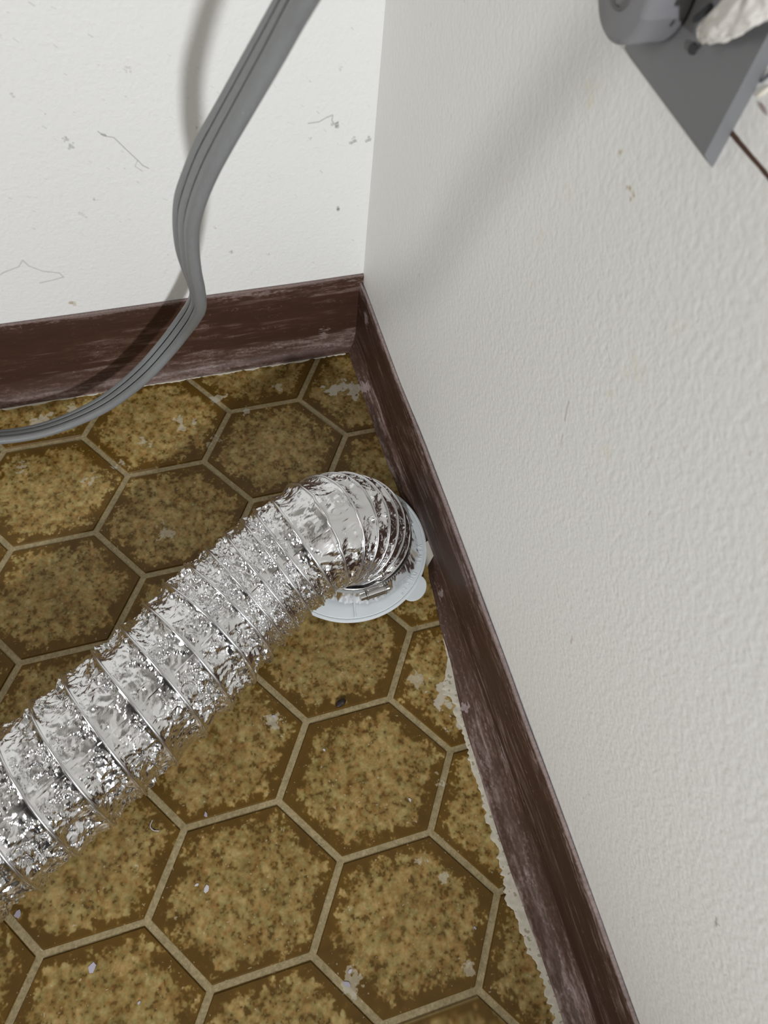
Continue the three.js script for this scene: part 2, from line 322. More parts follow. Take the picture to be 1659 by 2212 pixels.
// ------------------------------------------------------------------ dried adhesive along the base
{
  const r = rng(31), pos = [], N = 420, z0 = 0.355, z1 = 0.70;
  const wid = z => { let w = interp([0.35, 0.37, 0.40, 0.415, 0.44, 0.47, 0.52, 0.58, 0.62, 0.70], [0.000, 0.001, 0.009, 0.006, 0.004, 0.0045, 0.0055, 0.0085, 0.0075, 0.009], z); return w * (1 + 0.35 * vn(z * 130, 2.2, 33) + 0.3 * vn(z * 420, 5.1, 34)) + 0.0004 * r(); };
  const g = grid(N, 5, (i, j) => {
    const z = z0 + (z1 - z0) * i / N, t = toeRight(z) - 0.0015, w = Math.max(0.0003, wid(z)) + 0.0015;
    const f = [0, 0, 0.3, 0.65, 0.92, 1][j], h = [0, 1, 0.9, 0.75, 0.5, 0][j] * 0.0009 * (0.75 + 0.5 * vn(z * 300, j * 2.7, 35));
    return [-t - w * f, Math.max(0.00002, h), z, z / 0.1, w * f / 0.1];
  });
  const tx = dataTex(256, 256, (i, j, c) => { const s = vn(i / 5, j / 5, 36) * 0.6 + vn(i / 14, j / 14, 37) * 0.6; const k = s > 0.55 ? -40 : s * 12; c[0] = 186 + k; c[1] = 180 + k; c[2] = 164 + k * 1.1; }, true, THREE.RepeatWrapping);
  tag(mesh('dried_adhesive', g, new THREE.MeshStandardMaterial({ map: tx, roughness: 0.9, side: THREE.DoubleSide })), 'ragged pale grey strip of dried adhesive along the brown base at the textured wall', 'adhesive');
}

{
  const N = 520, g = grid(N, 3, (i, j) => {
    const x = -0.018 - 0.52 * i / N, w = Math.max(0.0001, 0.0011 + 0.0014 * vn(x * 90, 3, 38) + 0.0008 * vn(x * 380, 6, 39)), t = 0.0132;
    return [x, [0, 0.0007, 0.0006, 0.00002][j], t + [0, 0.0003, 0.7, 1][j] * (w + 0.001), x / 0.1, j / 10];
  });
  tag(mesh('dried_adhesive', g, new THREE.MeshStandardMaterial({ color: 0xb9b4a6, roughness: 0.9, side: THREE.DoubleSide })), 'thin broken whitish line of dried adhesive under the brown base at the smooth wall', 'adhesive');
}

// ------------------------------------------------------------------ foil duct
const FX = -0.0755, FZ = 0.2505;               // centre of the floor flange
const ductPts = [[-0.0755, 0.020, 0.2505], [-0.0758, 0.040, 0.2507], [-0.0896, 0.0642, 0.2561], [-0.1121, 0.0777, 0.2653], [-0.146, 0.0717, 0.2803], [-0.1857, 0.0645, 0.3018], [-0.2338, 0.0632, 0.3374], [-0.3006, 0.0622, 0.3808], [-0.3841, 0.0584, 0.4254], [-0.4852, 0.0556, 0.4618], [-0.60, 0.0553, 0.490], [-0.74, 0.0553, 0.50]].map(p => new THREE.Vector3(...p));
const ductCurve = new THREE.CatmullRomCurve3(ductPts, false, 'centripetal');
const matFoil = new THREE.MeshPhysicalMaterial({ color: new THREE.Color(0.86, 0.86, 0.865), metalness: 1, roughness: 0.12, flatShading: true });
const duct = group('foil_duct', 'crinkled silver foil flexible duct bending down into the white floor flange', 'duct');
{
  const NS = 940, NT = 400;
  ductCurve.arcLengthDivisions = 2000;
  const len = ductCurve.getLength();
  const P = [], T = [], Nn = [], B = [];
  for (let i = 0; i <= NS; i++) { P.push(ductCurve.getPointAt(i / NS)); T.push(ductCurve.getTangentAt(i / NS)); }
  let n = new THREE.Vector3(1, 0, 0);
  for (let i = 0; i <= NS; i++) { n.sub(T[i].clone().multiplyScalar(n.dot(T[i]))).normalize(); Nn.push(n.clone()); B.push(new THREE.Vector3().crossVectors(T[i], n)); }
  const sOf = i => i / NS * len;
  const rad = s => interp([0, 0.019, 0.034, 0.06, 0.11, 0.16, 0.2, 1], [0.0528, 0.0526, 0.0492, 0.0482, 0.0485, 0.0510, 0.0528, 0.0530], s);
  const pitch = s => interp([0, 0.06, 0.10, 0.15, 0.20, 0.26, 1], [0.0085, 0.0108, 0.0135, 0.0180, 0.0230, 0.0268, 0.0285], s);
  const turns = [0]; for (let i = 1; i <= NS; i++) turns.push(turns[i - 1] + (len / NS) / pitch((i - 0.5) / NS * len));
  const HAND = 1;
  const tw = [];                               // sheet fineness: more crumple where the sleeve is stretched
  const g = grid(NS, NT, (i, j) => {
    const s = sOf(i), th = j / NT * Math.PI * 2;
    const ph = turns[i] + HAND * th / (2 * Math.PI), w = ph - Math.floor(ph), id = Math.floor(ph);
    const p = pitch(s), dist = Math.min(w, 1 - w);
    const edge = sm(0.03, 0.16, dist);
    const sagA = interp([0, 0.05, 0.12, 0.2, 1], [0.0011, 0.0018, 0.0034, 0.0048, 0.0052], s);
    const sag = sagA * Math.pow(Math.sin(Math.PI * Math.pow(w, 0.85)), 0.8) * (0.85 + 0.3 * vn(th * 3.2, ph * 0.7, 101));
    const R0 = rad(s);
    // sheet coordinates in metres; wrap-safe around the tube because noise uses 3D-like embedding
    const a = th * 0.0525, bend = sm(0.17, 0.09, s), st = 1 - 0.62 * bend;
    const wx = a + vn(th * 9, s * 160, 102) * 0.0024, wy = s + vn(th * 9 + 7, s * 160, 103) * 0.0024;
    const cl = 0.42 + 0.85 * sm(-0.3, 0.5, vn(th * 4.1 + id * 3.1, s * 38, 104));   // calm and crumpled patches
    let d = facet(wx / 0.0130 * st, wy / 0.0090, 105 + id % 7) * 0.0013
      + facet(wx / 0.0050 * st + 3.1, wy / 0.0066 + 1.7, 112) * 0.0017 * cl
      + facet((wx + wy) / 0.0048 * st + 9.1, (wy - wx * 0.6) / 0.0037 + 4.2, 113) * 0.0011 * cl
      + facet(wx / 0.0026 + 2.2, wy / 0.0024 + 8.2, 114) * 0.00030 * cl;
    d += (facet(wx / 0.013 + 5.5, (wy + wx * 0.12) / 0.0032, 116) * 0.0013 + facet(wx / 0.006 + 1.5, (wy - wx * 0.1) / 0.0022, 117) * 0.0006) * bend * (0.5 + 0.5 * cl);
    // pleats running out from each coil
    d += vn(th * 46, id * 5.3 + w * 0.8, 115) * 0.00035 * sm(0.3, 0.05, dist) * edge;
    const seam = Math.min(1, Math.min(j, NT - j) / 10);
    const r = R0 - sag + d * edge * (0.68 + 0.32 * Math.min(1, p / 0.02)) * seam;
    const c = Math.cos(th), sn = Math.sin(th), q = P[i], N = Nn[i], b = B[i];
    return [q.x + (N.x * c + b.x * sn) * r, Math.max(0.0012, q.y + (N.y * c + b.y * sn) * r), q.z + (N.z * c + b.z * sn) * r];
  }, true);
  mesh('foil_sleeve', g, matFoil, duct);
  // spring wire under the foil
  const pts = [], total = turns[NS];
  let i = 0;
  for (let ph = 1.0; ph < total - 1; ph += 1 / 72) {
    // theta such that turns(s) + theta/2pi = integer -> walk continuously
    while (i < NS && turns[i] < ph) i++;
    const th = -HAND * ph * Math.PI * 2, f = (ph - turns[i - 1]) / (turns[i] - turns[i - 1]);
    const q = P[i - 1].clone().lerp(P[i], f), N = Nn[i - 1], b = B[i - 1], r = rad((i - 1 + f) / NS * len) + 0.0002;
    const v = q.addScaledVector(N, Math.cos(th) * r).addScaledVector(b, Math.sin(th) * r); v.y = Math.max(v.y, 0.0012); pts.push(v);
  }
  const M = pts.length - 1;
  const wg = grid(M, 7, (k, j) => {
    const t = pts[Math.min(k + 1, M)].clone().sub(pts[Math.max(k - 1, 0)]).normalize();
    const u = new THREE.Vector3(0, 1, 0); if (Math.abs(t.y) > 0.95) u.set(1, 0, 0);
    const a = new THREE.Vector3().crossVectors(t, u).normalize(), b = new THREE.Vector3().crossVectors(t, a);
    const an = j / 7 * Math.PI * 2, rr = 0.00105;
    return [pts[k].x + (a.x * Math.cos(an) + b.x * Math.sin(an)) * rr, pts[k].y + (a.y * Math.cos(an) + b.y * Math.sin(an)) * rr, pts[k].z + (a.z * Math.cos(an) + b.z * Math.sin(an)) * rr];
  }, true);
  mesh('wire_coil', wg, new THREE.MeshPhysicalMaterial({ color: new THREE.Color(0.80, 0.80, 0.81), metalness: 1, roughness: 0.24 }), duct);
  // loose foil end flaring out under the clamp
  const NC = 240;
  const cg = grid(22, NC, (k, j) => {
    const th = j / NC * Math.PI * 2, t = k / 22;
    const dg = ((th * 180 / Math.PI + 180) % 360) - 180;    // 0 = +x, 90 = +z
    const out = interp([-180, -20, 0, 25, 50, 75, 110, 180], [0.0530, 0.0540, 0.0615, 0.0638, 0.0622, 0.0600, 0.0582, 0.0530], dg);
    const low = interp([-180, -12, 2, 30, 60, 90, 125, 140, 180], [0.031, 0.030, 0.0175, 0.0160, 0.0145, 0.0130, 0.015, 0.028, 0.031], dg) + 0.0012 * facet(th * 9, 1, 121) + 0.0008 * facet(th * 25, 4, 122);
    const y = 0.0400 + (low - 0.0400) * t;
    const r = 0.0518 + (out - 0.0518) * Math.pow(t, 1.1) + (facet(th * 14, t * 1.3, 123) * 0.0012 + facet(th * 31, t * 2.6, 124) * 0.0007) * sm(0.08, 0.4, t);
    return [FX + Math.cos(th) * r, y + facet(th * 17, t * 2, 125) * 0.0005 * t, FZ + Math.sin(th) * r];
  }, true);
  mesh('foil_cuff', cg, new THREE.MeshPhysicalMaterial({ color: new THREE.Color(0.80, 0.79, 0.78), metalness: 1, roughness: 0.17, side: THREE.DoubleSide }), duct);
}

// ------------------------------------------------------------------ worm-drive clamp
{
  const cl = group('hose_clamp', 'narrow steel worm-drive clamp tightened round the foil above the white flange', 'clamp');
  const steel = new THREE.MeshPhysicalMaterial({ color: new THREE.Color(0.52, 0.51, 0.49), metalness: 1, roughness: 0.22 });
  const dark = new THREE.MeshStandardMaterial({ color: 0x0c0b0a, roughness: 0.6, metalness: 0.3 });
  const y = 0.0335, R = 0.0545;
  const band = new THREE.LatheGeometry([[R - 0.0005, -0.0045], [R, -0.0045], [R + 0.0005, -0.0037], [R + 0.0004, 0], [R + 0.0005, 0.0037], [R, 0.0045], [R - 0.0005, 0.0045], [R - 0.0005, -0.0045]].map(p => new THREE.Vector2(p[0], p[1])), 120);
  band.translate(FX, y, FZ); mesh('band', band, steel, cl);
  for (let k = 0; k < 20; k++) {               // punched slots beside the screw housing
    const a = (71 - k * 2.6) * Math.PI / 180, s = new THREE.BoxGeometry(0.0009, 0.0046, 0.0004);
    s.rotateZ(0.18); s.translate(0, 0, R + 0.00055); s.rotateY(Math.PI / 2 - a); s.translate(FX, y, FZ); mesh('slot', s, dark, cl);
  }
  const an = 84 * Math.PI / 180;
  const put = g => { g.rotateY(Math.PI / 2 - an); g.translate(FX, y, FZ); return g; };
  const parts = [];
  const cy = new THREE.CylinderGeometry(0.0052, 0.0052, 0.0165, 24, 1, false); cy.rotateZ(Math.PI / 2); cy.scale(1, 1.0, 0.85); cy.translate(0, 0.0014, R + 0.0046); parts.push(cy);
  for (const sx of [-1, 1]) { const rg = new THREE.TorusGeometry(0.0053, 0.0008, 8, 24); rg.rotateY(Math.PI / 2); rg.scale(1, 1.0, 0.85); rg.translate(sx * 0.0083, 0.0014, R + 0.0046); parts.push(rg); }
  const skirt = new RoundedBoxGeometry(0.0165, 0.0125, 0.0022, 2, 0.0008).toNonIndexed(); skirt.translate(0, 0, R + 0.0012);
  mesh('screw_housing', put(mergeGeometries([...parts.map(p => p.toNonIndexed()), skirt])), steel, cl);
  const sc = new THREE.CylinderGeometry(0.0037, 0.0037, 0.006, 6); sc.rotateZ(Math.PI / 2); sc.translate(-0.0115, 0.0014, R + 0.0046);
  const tip = new THREE.CylinderGeometry(0.0029, 0.0020, 0.004, 14); tip.rotateZ(-Math.PI / 2); tip.translate(0.0105, 0.0014, R + 0.0046);
  mesh('screw', put(mergeGeometries([sc, tip])), steel, cl);
}

// ------------------------------------------------------------------ white plastic floor flange
{
  const fl = group('floor_flange', 'round white plastic vent flange on the floor against the brown base', 'flange');
  const plastic = new THREE.MeshPhysicalMaterial({ color: 0xd2d8da, roughness: 0.42, specularIntensity: 0.5 });
  const v = a => a.map(p => new THREE.Vector2(p[0], p[1]));
  const RO = 0.0730;
  const disc = new THREE.LatheGeometry(v([[0.0465, 0], [RO - 0.0006, 0], [RO, 0.0006], [RO, 0.0030], [RO - 0.0005, 0.0036], [0.0710, 0.0040], [0.0704, 0.0034], [0.0700, 0.0035], [0.0696, 0.0043], [0.0560, 0.0048], [0.0515, 0.0052], [0.0465, 0.0052], [0.0465, 0]]), 160);
  const collar = new THREE.LatheGeometry(v([[0.0440, 0.001], [0.0478, 0.001], [0.0478, 0.031], [0.0474, 0.0315], [0.0446, 0.0315], [0.0440, 0.031], [0.0440, 0.001]]), 120);
  const F = new THREE.Group();                 // tilt where it rides on the base
  const tilt = new THREE.Matrix4().makeRotationZ(0.072).setPosition(FX - 0.0008, 0.0058, FZ);
  const place = g => { g.applyMatrix4(tilt); return g; };
  mesh('disc', place(toCreasedNormals(disc.toNonIndexed(), 0.6)), plastic, fl);
  mesh('collar', place(toCreasedNormals(collar.toNonIndexed(), 0.6)), plastic, fl);
  const at = (g, deg) => { g.rotateY(-deg * Math.PI / 180); return place(g); };
  for (const d of [100, -28]) { const rb = new RoundedBoxGeometry(0.019, 0.0035, 0.0022, 2, 0.0006); rb.translate(0.0605, 0.0062, 0); mesh('rib', at(rb, d), plastic, fl); }
  // low raised pad by the upper rib
  const pad = new RoundedBoxGeometry(0.010, 0.0018, 0.017, 2, 0.0006); pad.translate(0.0600, 0.0054, 0); mesh('pad', at(pad, -13), plastic, fl);
  for (const d of [49, 229]) {
    const ear = new THREE.CylinderGeometry(0.0125, 0.0127, 0.0024, 40); ear.scale(0.85, 1, 1.05); ear.translate(0.0720, 0.0013, 0);
    mesh('tab', at(ear, d), plastic, fl);
  }
  const font = await new FontLoader().loadAsync('fonts/droid/droid_sans_regular.typeface.json');
  const gl = [];
  const word = (str, a0, step, size) => [...str].forEach((ch, k) => {
    if (ch === ' ') return;
    const g = new TextGeometry(ch, { font, size, depth: 0.0004, curveSegments: 4 }); g.computeBoundingBox(); const b = g.boundingBox;
    g.translate(-(b.min.x + b.max.x) / 2, -size / 2, 0); g.rotateX(-Math.PI / 2);       // lies flat, top towards -z
    g.rotateY(-Math.PI / 2);                                                             // top towards +x
    g.rotateY(Math.PI); g.rotateY(Math.PI);
    g.translate(0.0665, 0.00432, 0); g.rotateY(-(a0 + k * step) * Math.PI / 180); gl.push(place(g.toNonIndexed ? (g.index ? g.toNonIndexed() : g) : g));
  });
  word('VENT', 15, 4.6, 0.0042); word('Duct"', 40, 4.8, 0.0046);
  mesh('lettering', mergeGeometries(gl), plastic, fl);
}

// ------------------------------------------------------------------ plaster wedge between flange and base
{
  const pts = [[-0.0085, 0.006, 0.2640], [-0.0035, 0.0165, 0.2645], [-0.0030, 0.0175, 0.2805], [-0.0100, 0.0075, 0.2865], [-0.0085, 0.0125, 0.2650], [-0.0068, 0.0145, 0.2840], [-0.0105, 0.0045, 0.2760], [-0.0036, 0.012, 0.2745]].map(p => new THREE.Vector3(...p));
  tag(mesh('plaster_chip', toCreasedNormals(new ConvexGeometry(pts), 0.4), new THREE.MeshStandardMaterial({ color: 0xb9b4aa, roughness: 0.9 })), 'off-white plaster fragment wedged between the flange rim and the brown base', 'plaster chip');
}

// ------------------------------------------------------------------ power cord and plug
const CORD = [[-0.0155,0.552,0.305,0,0,1],
  [-0.0180,0.580,0.3055,0,0,1],
  [-0.035,0.606,0.309,-0.05,0,1],
  [-0.068,0.612,0.317,-0.1,-0.1,0.98],
  [-0.0965,0.580,0.321,-0.2,-0.30,0.90],
  [-0.1110,0.545,0.315,-0.3692,-0.4452,0.8158],
  [-0.1180,0.5240,0.307,-0.3692,-0.4452,0.8158],
  [-0.1244,0.5041,0.2950,-0.3692,-0.4452,0.8158],
  [-0.1267,0.4969,0.2900,-0.3209,-0.4050,0.8562],
  [-0.1313,0.4842,0.2830,-0.2672,-0.3696,0.8899],
  [-0.1368,0.4704,0.2760,-0.2330,-0.3674,0.9004],
  [-0.1430,0.4548,0.2680,-0.2009,-0.3809,0.9025],
  [-0.1500,0.4371,0.2590,-0.1615,-0.4028,0.9009],
  [-0.1571,0.4180,0.2490,-0.0611,-0.4275,0.9019],
  [-0.1636,0.3969,0.2390,0.0264,-0.4237,0.9054],
  [-0.1680,0.3788,0.2310,0.1542,-0.4071,0.9002],
  [-0.1702,0.3590,0.2230,0.2517,-0.3754,0.8921],
  [-0.1710,0.3364,0.2140,0.3057,-0.3800,0.8730],
  [-0.1702,0.3131,0.2030,0.2841,-0.4513,0.8460],
  [-0.1694,0.2831,0.1850,0.1480,-0.5747,0.8049],
  [-0.1714,0.2315,0.1450,-0.1017,-0.5886,0.8020],
  [-0.1829,0.1628,0.0950,-0.0531,-0.5078,0.8598],
  [-0.2002,0.1262,0.0810,0.0429,-0.2759,0.9602],
  [-0.2204,0.1012,0.0790,0.0318,-0.1835,0.9825],
  [-0.2465,0.0700,0.0720,-0.0821,-0.1230,0.9890],
  [-0.2723,0.0474,0.0680,-0.1102,0.0567,0.9923],
  [-0.3012,0.0338,0.0680,-0.0299,0.2530,0.9670],
  [-0.3279,0.0294,0.0710,0.0424,0.3538,0.9344],
  [-0.3488,0.0289,0.0720,0.0708,0.4086,0.9100],
  [-0.3683,0.0319,0.0730,0.1268,0.4092,0.9036],
  [-0.3903,0.0373,0.0740,0.1641,0.4023,0.9007],
  [-0.4174,0.0475,0.0750,0.1812,0.3962,0.9001]];
const cord = group('power_cord', 'flat grey three-conductor power cord sagging from its plug to the floor', 'power cord');
{
  const hw = 0.0108, ht = 0.0034, prof = [];    // ribbon with two narrow grooves per face
  const gx = 0.0036, face = [];
  const edge = x => { const e = Math.abs(x) - (hw - ht); return e > 0 ? Math.sqrt(Math.max(0, ht * ht - e * e)) : ht; };
  const groove = x => { let d = 0; for (const c of [-gx, gx]) { const u = Math.abs(x - c); d = Math.max(d, 0.0026 * Math.exp(-Math.pow(u / 0.00055, 2)) + 0.00045 * Math.exp(-Math.pow(u / 0.0013, 2))); } return d; };
  const xs = []; for (let k = 0; k <= 16; k++) xs.push(-hw + ht * (1 - Math.cos(k / 16 * Math.PI / 2)));
  for (let x = -hw + ht + 0.0004; x < hw - ht; x += 0.0002) if (Math.min(Math.abs(x - gx), Math.abs(x + gx)) < 0.0013 || Math.round(x / 0.0002) % 4 === 0) xs.push(x);
  for (let k = 0; k <= 16; k++) xs.push(hw - ht + ht * Math.sin(k / 16 * Math.PI / 2));
  for (const x of xs) prof.push([x, edge(x) - groove(x)]);
  for (let k = xs.length - 2; k > 0; k--) prof.push([xs[k], -(edge(xs[k]) - groove(xs[k]))]);
  const pc = new THREE.CatmullRomCurve3(CORD.map(p => new THREE.Vector3(p[0], p[1], p[2])), false, 'centripetal');
  const wc = new THREE.CatmullRomCurve3(CORD.map(p => new THREE.Vector3(p[3], p[4], p[5])), false, 'catmullrom');
  const NS = (CORD.length - 1) * 16;
  let acc = 0, prev = null;
  const fr = [];
  for (let i = 0; i <= NS; i++) {
    const t = i / NS, p = pc.getPoint(t), T = pc.getTangent(t), W = wc.getPoint(t);
    W.sub(T.clone().multiplyScalar(W.dot(T))).normalize(); const N = new THREE.Vector3().crossVectors(T, W).normalize();
    if (prev) acc += p.distanceTo(prev); prev = p; fr.push([p, W, N, acc]);
  }
  const g = grid(NS, prof.length, (i, j) => {
    const q = prof[j % prof.length], [p, W, N, s] = fr[i];
    return [p.x + W.x * q[0] + N.x * q[1], p.y + W.y * q[0] + N.y * q[1], p.z + W.z * q[0] + N.z * q[1], j / prof.length, s / 0.2];
  }, true);
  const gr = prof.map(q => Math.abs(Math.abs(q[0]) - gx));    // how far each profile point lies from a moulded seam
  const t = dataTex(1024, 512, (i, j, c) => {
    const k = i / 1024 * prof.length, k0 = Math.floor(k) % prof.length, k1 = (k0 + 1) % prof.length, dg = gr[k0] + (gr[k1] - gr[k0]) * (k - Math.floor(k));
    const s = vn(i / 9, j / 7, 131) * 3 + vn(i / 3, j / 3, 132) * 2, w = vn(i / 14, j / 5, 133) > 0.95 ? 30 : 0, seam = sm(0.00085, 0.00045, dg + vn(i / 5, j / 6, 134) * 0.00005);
    c[0] = (119 + s + w) * (1 - seam) + 40 * seam; c[1] = (121 + s + w) * (1 - seam) + 42 * seam; c[2] = (121 + s + w) * (1 - seam) + 52 * seam;  // groove shade painted into the jacket colour as dark lines along the seams
  }, true, THREE.RepeatWrapping);
  mesh('jacket', g, new THREE.MeshPhysicalMaterial({ map: t, roughness: 0.42, specularIntensity: 0.45 }), cord);
  // moulded plug body, a rounded block standing off the plate
  const sh = new THREE.Shape(), r = 0.0140, up = 0.040;
  sh.absarc(0, 0, r, Math.PI, 0, false); sh.lineTo(r, up); sh.absarc(0, up, r, 0, Math.PI, false); sh.lineTo(-r, 0);
  const eg = new THREE.ExtrudeGeometry(sh, { depth: 0.0125, bevelEnabled: true, bevelThickness: 0.0022, bevelSize: 0.0022, bevelSegments: 5, curveSegments: 40 });
  // extrude axis z -> -x ; shape x -> z
  const mt = new THREE.Matrix4().makeBasis(new THREE.Vector3(0, 0, 1), new THREE.Vector3(0, 1, 0), new THREE.Vector3(-1, 0, 0)).setPosition(-0.0083, 0.5020, 0.3022);
  eg.applyMatrix4(mt);
  const matPlug = new THREE.MeshPhysicalMaterial({ color: 0x77777a, roughness: 0.42 });
  const body = mesh('plug_body', toCreasedNormals(eg, 0.7), matPlug, cord);
  const ring = new THREE.TorusGeometry(0.0062, 0.0007, 10, 48); ring.applyMatrix4(mt); ring.translate(-0.0148, 0, 0);
  mesh('moulded_ring', ring, new THREE.MeshPhysicalMaterial({ color: 0x5e5c5b, roughness: 0.5 }), body);
}

// ------------------------------------------------------------------ grey cover plate on the textured wall
{
  const pl = group('outlet_plate', 'grey cover plate with sloping edges on the textured wall behind the plug', 'outlet plate');
  const y0 = 0.4710, y1 = 0.592, z0 = 0.2900, z1 = 0.3530, t = 0.0058, b = 0.0050, pts = [];
  for (const [y, by] of [[y0, b], [y1, -b]]) for (const [z, bz] of [[z0, 0.0015], [z1, -0.0003]]) { pts.push(new THREE.Vector3(0, y, z), new THREE.Vector3(-0.0012, y + by * 0.1, z), new THREE.Vector3(-t, y + by, z + bz), new THREE.Vector3(-t + 0.0004, y + by * 0.88, z + bz * 0.5)); }
  mesh('plate', toCreasedNormals(new ConvexGeometry(pts), 0.25), new THREE.MeshPhysicalMaterial({ color: 0x6f7072, roughness: 0.45 }), pl);
  const s = new THREE.CylinderGeometry(0.0016, 0.0018, 0.0012, 20); s.rotateZ(Math.PI / 2); s.translate(-t - 0.0004, 0.4947, 0.3264);
  mesh('screw', s, new THREE.MeshStandardMaterial({ color: 0x2c2c30, roughness: 0.5 }), pl);
}
// torn white sheathing lying over the plate
{
  const pts = [[-0.0072, 0.4985, 0.3285], [-0.0105, 0.5030, 0.3325], [-0.0135, 0.5085, 0.3395], [-0.0155, 0.5155, 0.3475], [-0.0175, 0.5240, 0.3555], [-0.0185, 0.5340, 0.3630]].map(p => new THREE.Vector3(...p));
  const cv = new THREE.CatmullRomCurve3(pts), N = 70, M = 48;
  const g = grid(N, M, (i, j) => {
    const t = i / N, p = cv.getPoint(t), T = cv.getTangent(t), u = new THREE.Vector3(-1, 0, 0).sub(T.clone().multiplyScalar(-T.x)).normalize(), w = new THREE.Vector3().crossVectors(T, u), a = j / M * Math.PI * 2;
    let r = interp([0, 0.12, 0.3, 0.6, 1], [0.0002, 0.0015, 0.0032, 0.0050, 0.0062], t);
    r += (facet(Math.cos(a) * 3 + t * 9, Math.sin(a) * 3 + t * 5, 141) * 0.0009 + facet(a * 4, t * 22, 142) * 0.0005) * sm(0.05, 0.3, t);
    return [p.x + (u.x * Math.cos(a) * 0.75 + w.x * Math.sin(a)) * r, p.y + (u.y * Math.cos(a) * 0.75 + w.y * Math.sin(a)) * r, p.z + (u.z * Math.cos(a) * 0.75 + w.z * Math.sin(a)) * r];
  }, true);
  const sh = group('torn_sheathing', 'rough torn white sheathing lying across the grey cover plate', 'sheathing');
  mesh('sheath', g, new THREE.MeshStandardMaterial({ color: 0xdedbd6, roughness: 0.75 }), sh);
  const dk = new THREE.MeshStandardMaterial({ color: 0x23262a, roughness: 0.7 });
  for (const [x, y, z, l, w] of [[-0.0165, 0.5105, 0.3360, 0.0060, 0.0011], [-0.0168, 0.5035, 0.3405, 0.0016, 0.0006]]) { const c = new THREE.CapsuleGeometry(w, l, 4, 10); c.rotateX(0.62); c.translate(x, y, z); mesh('tear', c, dk, sh); }
}
// crack and loose flakes on the textured wall beside the plate
{
  const N = 40, g = grid(N, 6, (i, j) => { const t = i / N, z = 0.3525 + t * 0.055, a = Math.PI / 6 * j, r = 0.00105 * (1 - 0.7 * t) * (1 + 0.15 * vn(t * 30, 1, 151)); return [-Math.sin(a) * r * 0.4, 0.4832 + 0.0010 * t + 0.00012 * vn(t * 9, 2, 152) - Math.cos(a) * r, z]; });
  mesh('crack', g, new THREE.MeshStandardMaterial({ color: 0x4a3428, roughness: 0.9, side: THREE.DoubleSide }), wallRight).userData.label = 'thin dark brown crack';
  const mk = (y, z, l, w, col, rot) => { const c = new THREE.SphereGeometry(1, 12, 8); c.scale(0.0006, w, l); c.rotateX(rot); c.translate(-0.0003, y, z); mesh('paint_flake', c, new THREE.MeshStandardMaterial({ color: col, roughness: 0.9 }), wallRight); };
  mk(0.4985, 0.3565, 0.0030, 0.0008, 0xe4dfd0, -1.0); mk(0.5020, 0.3548, 0.0030, 0.0006, 0x5a5c66, -1.1); mk(0.4955, 0.3600, 0.0026, 0.0005, 0x8d7f7d, 0.15);
}

// ------------------------------------------------------------------ crumbs on the floor
{
  const sg = new THREE.SphereGeometry(1, 28, 18), p = sg.attributes.position;
  for (let i = 0; i < p.count; i++) { const x = p.getX(i), y = p.getY(i), z = p.getZ(i), k = 1 + 0.09 * vn(x * 3, y * 3 + z * 2, 161) + 0.05 * vn(x * 8, z * 8 + y, 162); p.setXYZ(i, x * k * 0.0052, y * k * 0.0021, z * k * 0.0027); }
  sg.computeVertexNormals(); sg.rotateY(0.35); sg.translate(-0.1196, 0.0019, 0.3875);
  tag(mesh('dark_pellet', sg, new THREE.MeshPhysicalMaterial({ color: 0x1d1310, roughness: 0.5 })), 'small dark brown oval pellet on the hexagon floor near the duct', 'pellet');
  const r = rng(77);
  const mats = [0xaca6b4, 0xb9b5b8, 0x9b96a2].map(c => new THREE.MeshStandardMaterial({ color: c, roughness: 0.6, side: THREE.DoubleSide }));
  const chips = [[-0.3355, 0.5222, 0.0042], [-0.2507, 0.4953, 0.0034], [-0.3825, 0.4744, 0.0040], [-0.3073, 0.5522, 0.0016], [-0.2575, 0.4905, 0.0018], [-0.2430, 0.4440, 0.0022], [-0.1763, 0.3835, 0.0018], [-0.1423, 0.4208, 0.0014], [-0.1650, 0.5830, 0.0036], [-0.1610, 0.5760, 0.0022], [-0.0850, 0.4770, 0.0018], [-0.0640, 0.5760, 0.0016]];
  chips.forEach(([x, z, s], k) => {
    const n = 7, sh = new THREE.Shape();
    for (let i = 0; i < n; i++) { const a = i / n * Math.PI * 2, q = s * (0.55 + 0.6 * r()); i ? sh.lineTo(Math.cos(a) * q, Math.sin(a) * q * 0.65) : sh.moveTo(Math.cos(a) * q, Math.sin(a) * q * 0.65); }
    const g = new THREE.ExtrudeGeometry(sh, { depth: 0.0004, bevelEnabled: false }); g.rotateX(-Math.PI / 2); g.rotateY(r() * 6); g.rotateZ((r() - 0.5) * 0.1);
    g.translate(x, 0.0002, z);
    tag(mesh('paint_chip', g, mats[k % 3]), 'tiny pale lavender-grey paint chip lying on the hexagon floor', 'paint chip', 'paint chips scattered on the floor');
  });
  // short pale thread
  const tc = new THREE.CatmullRomCurve3([[-0.283, 0.0006, 0.437], [-0.285, 0.0008, 0.441], [-0.283, 0.0006, 0.4445], [-0.279, 0.0006, 0.446]].map(q => new THREE.Vector3(...q)));
  tag(mesh('thread', new THREE.TubeGeometry(tc, 24, 0.0004, 6), mats[1]), 'short curled white thread on the floor below the duct', 'thread');
}

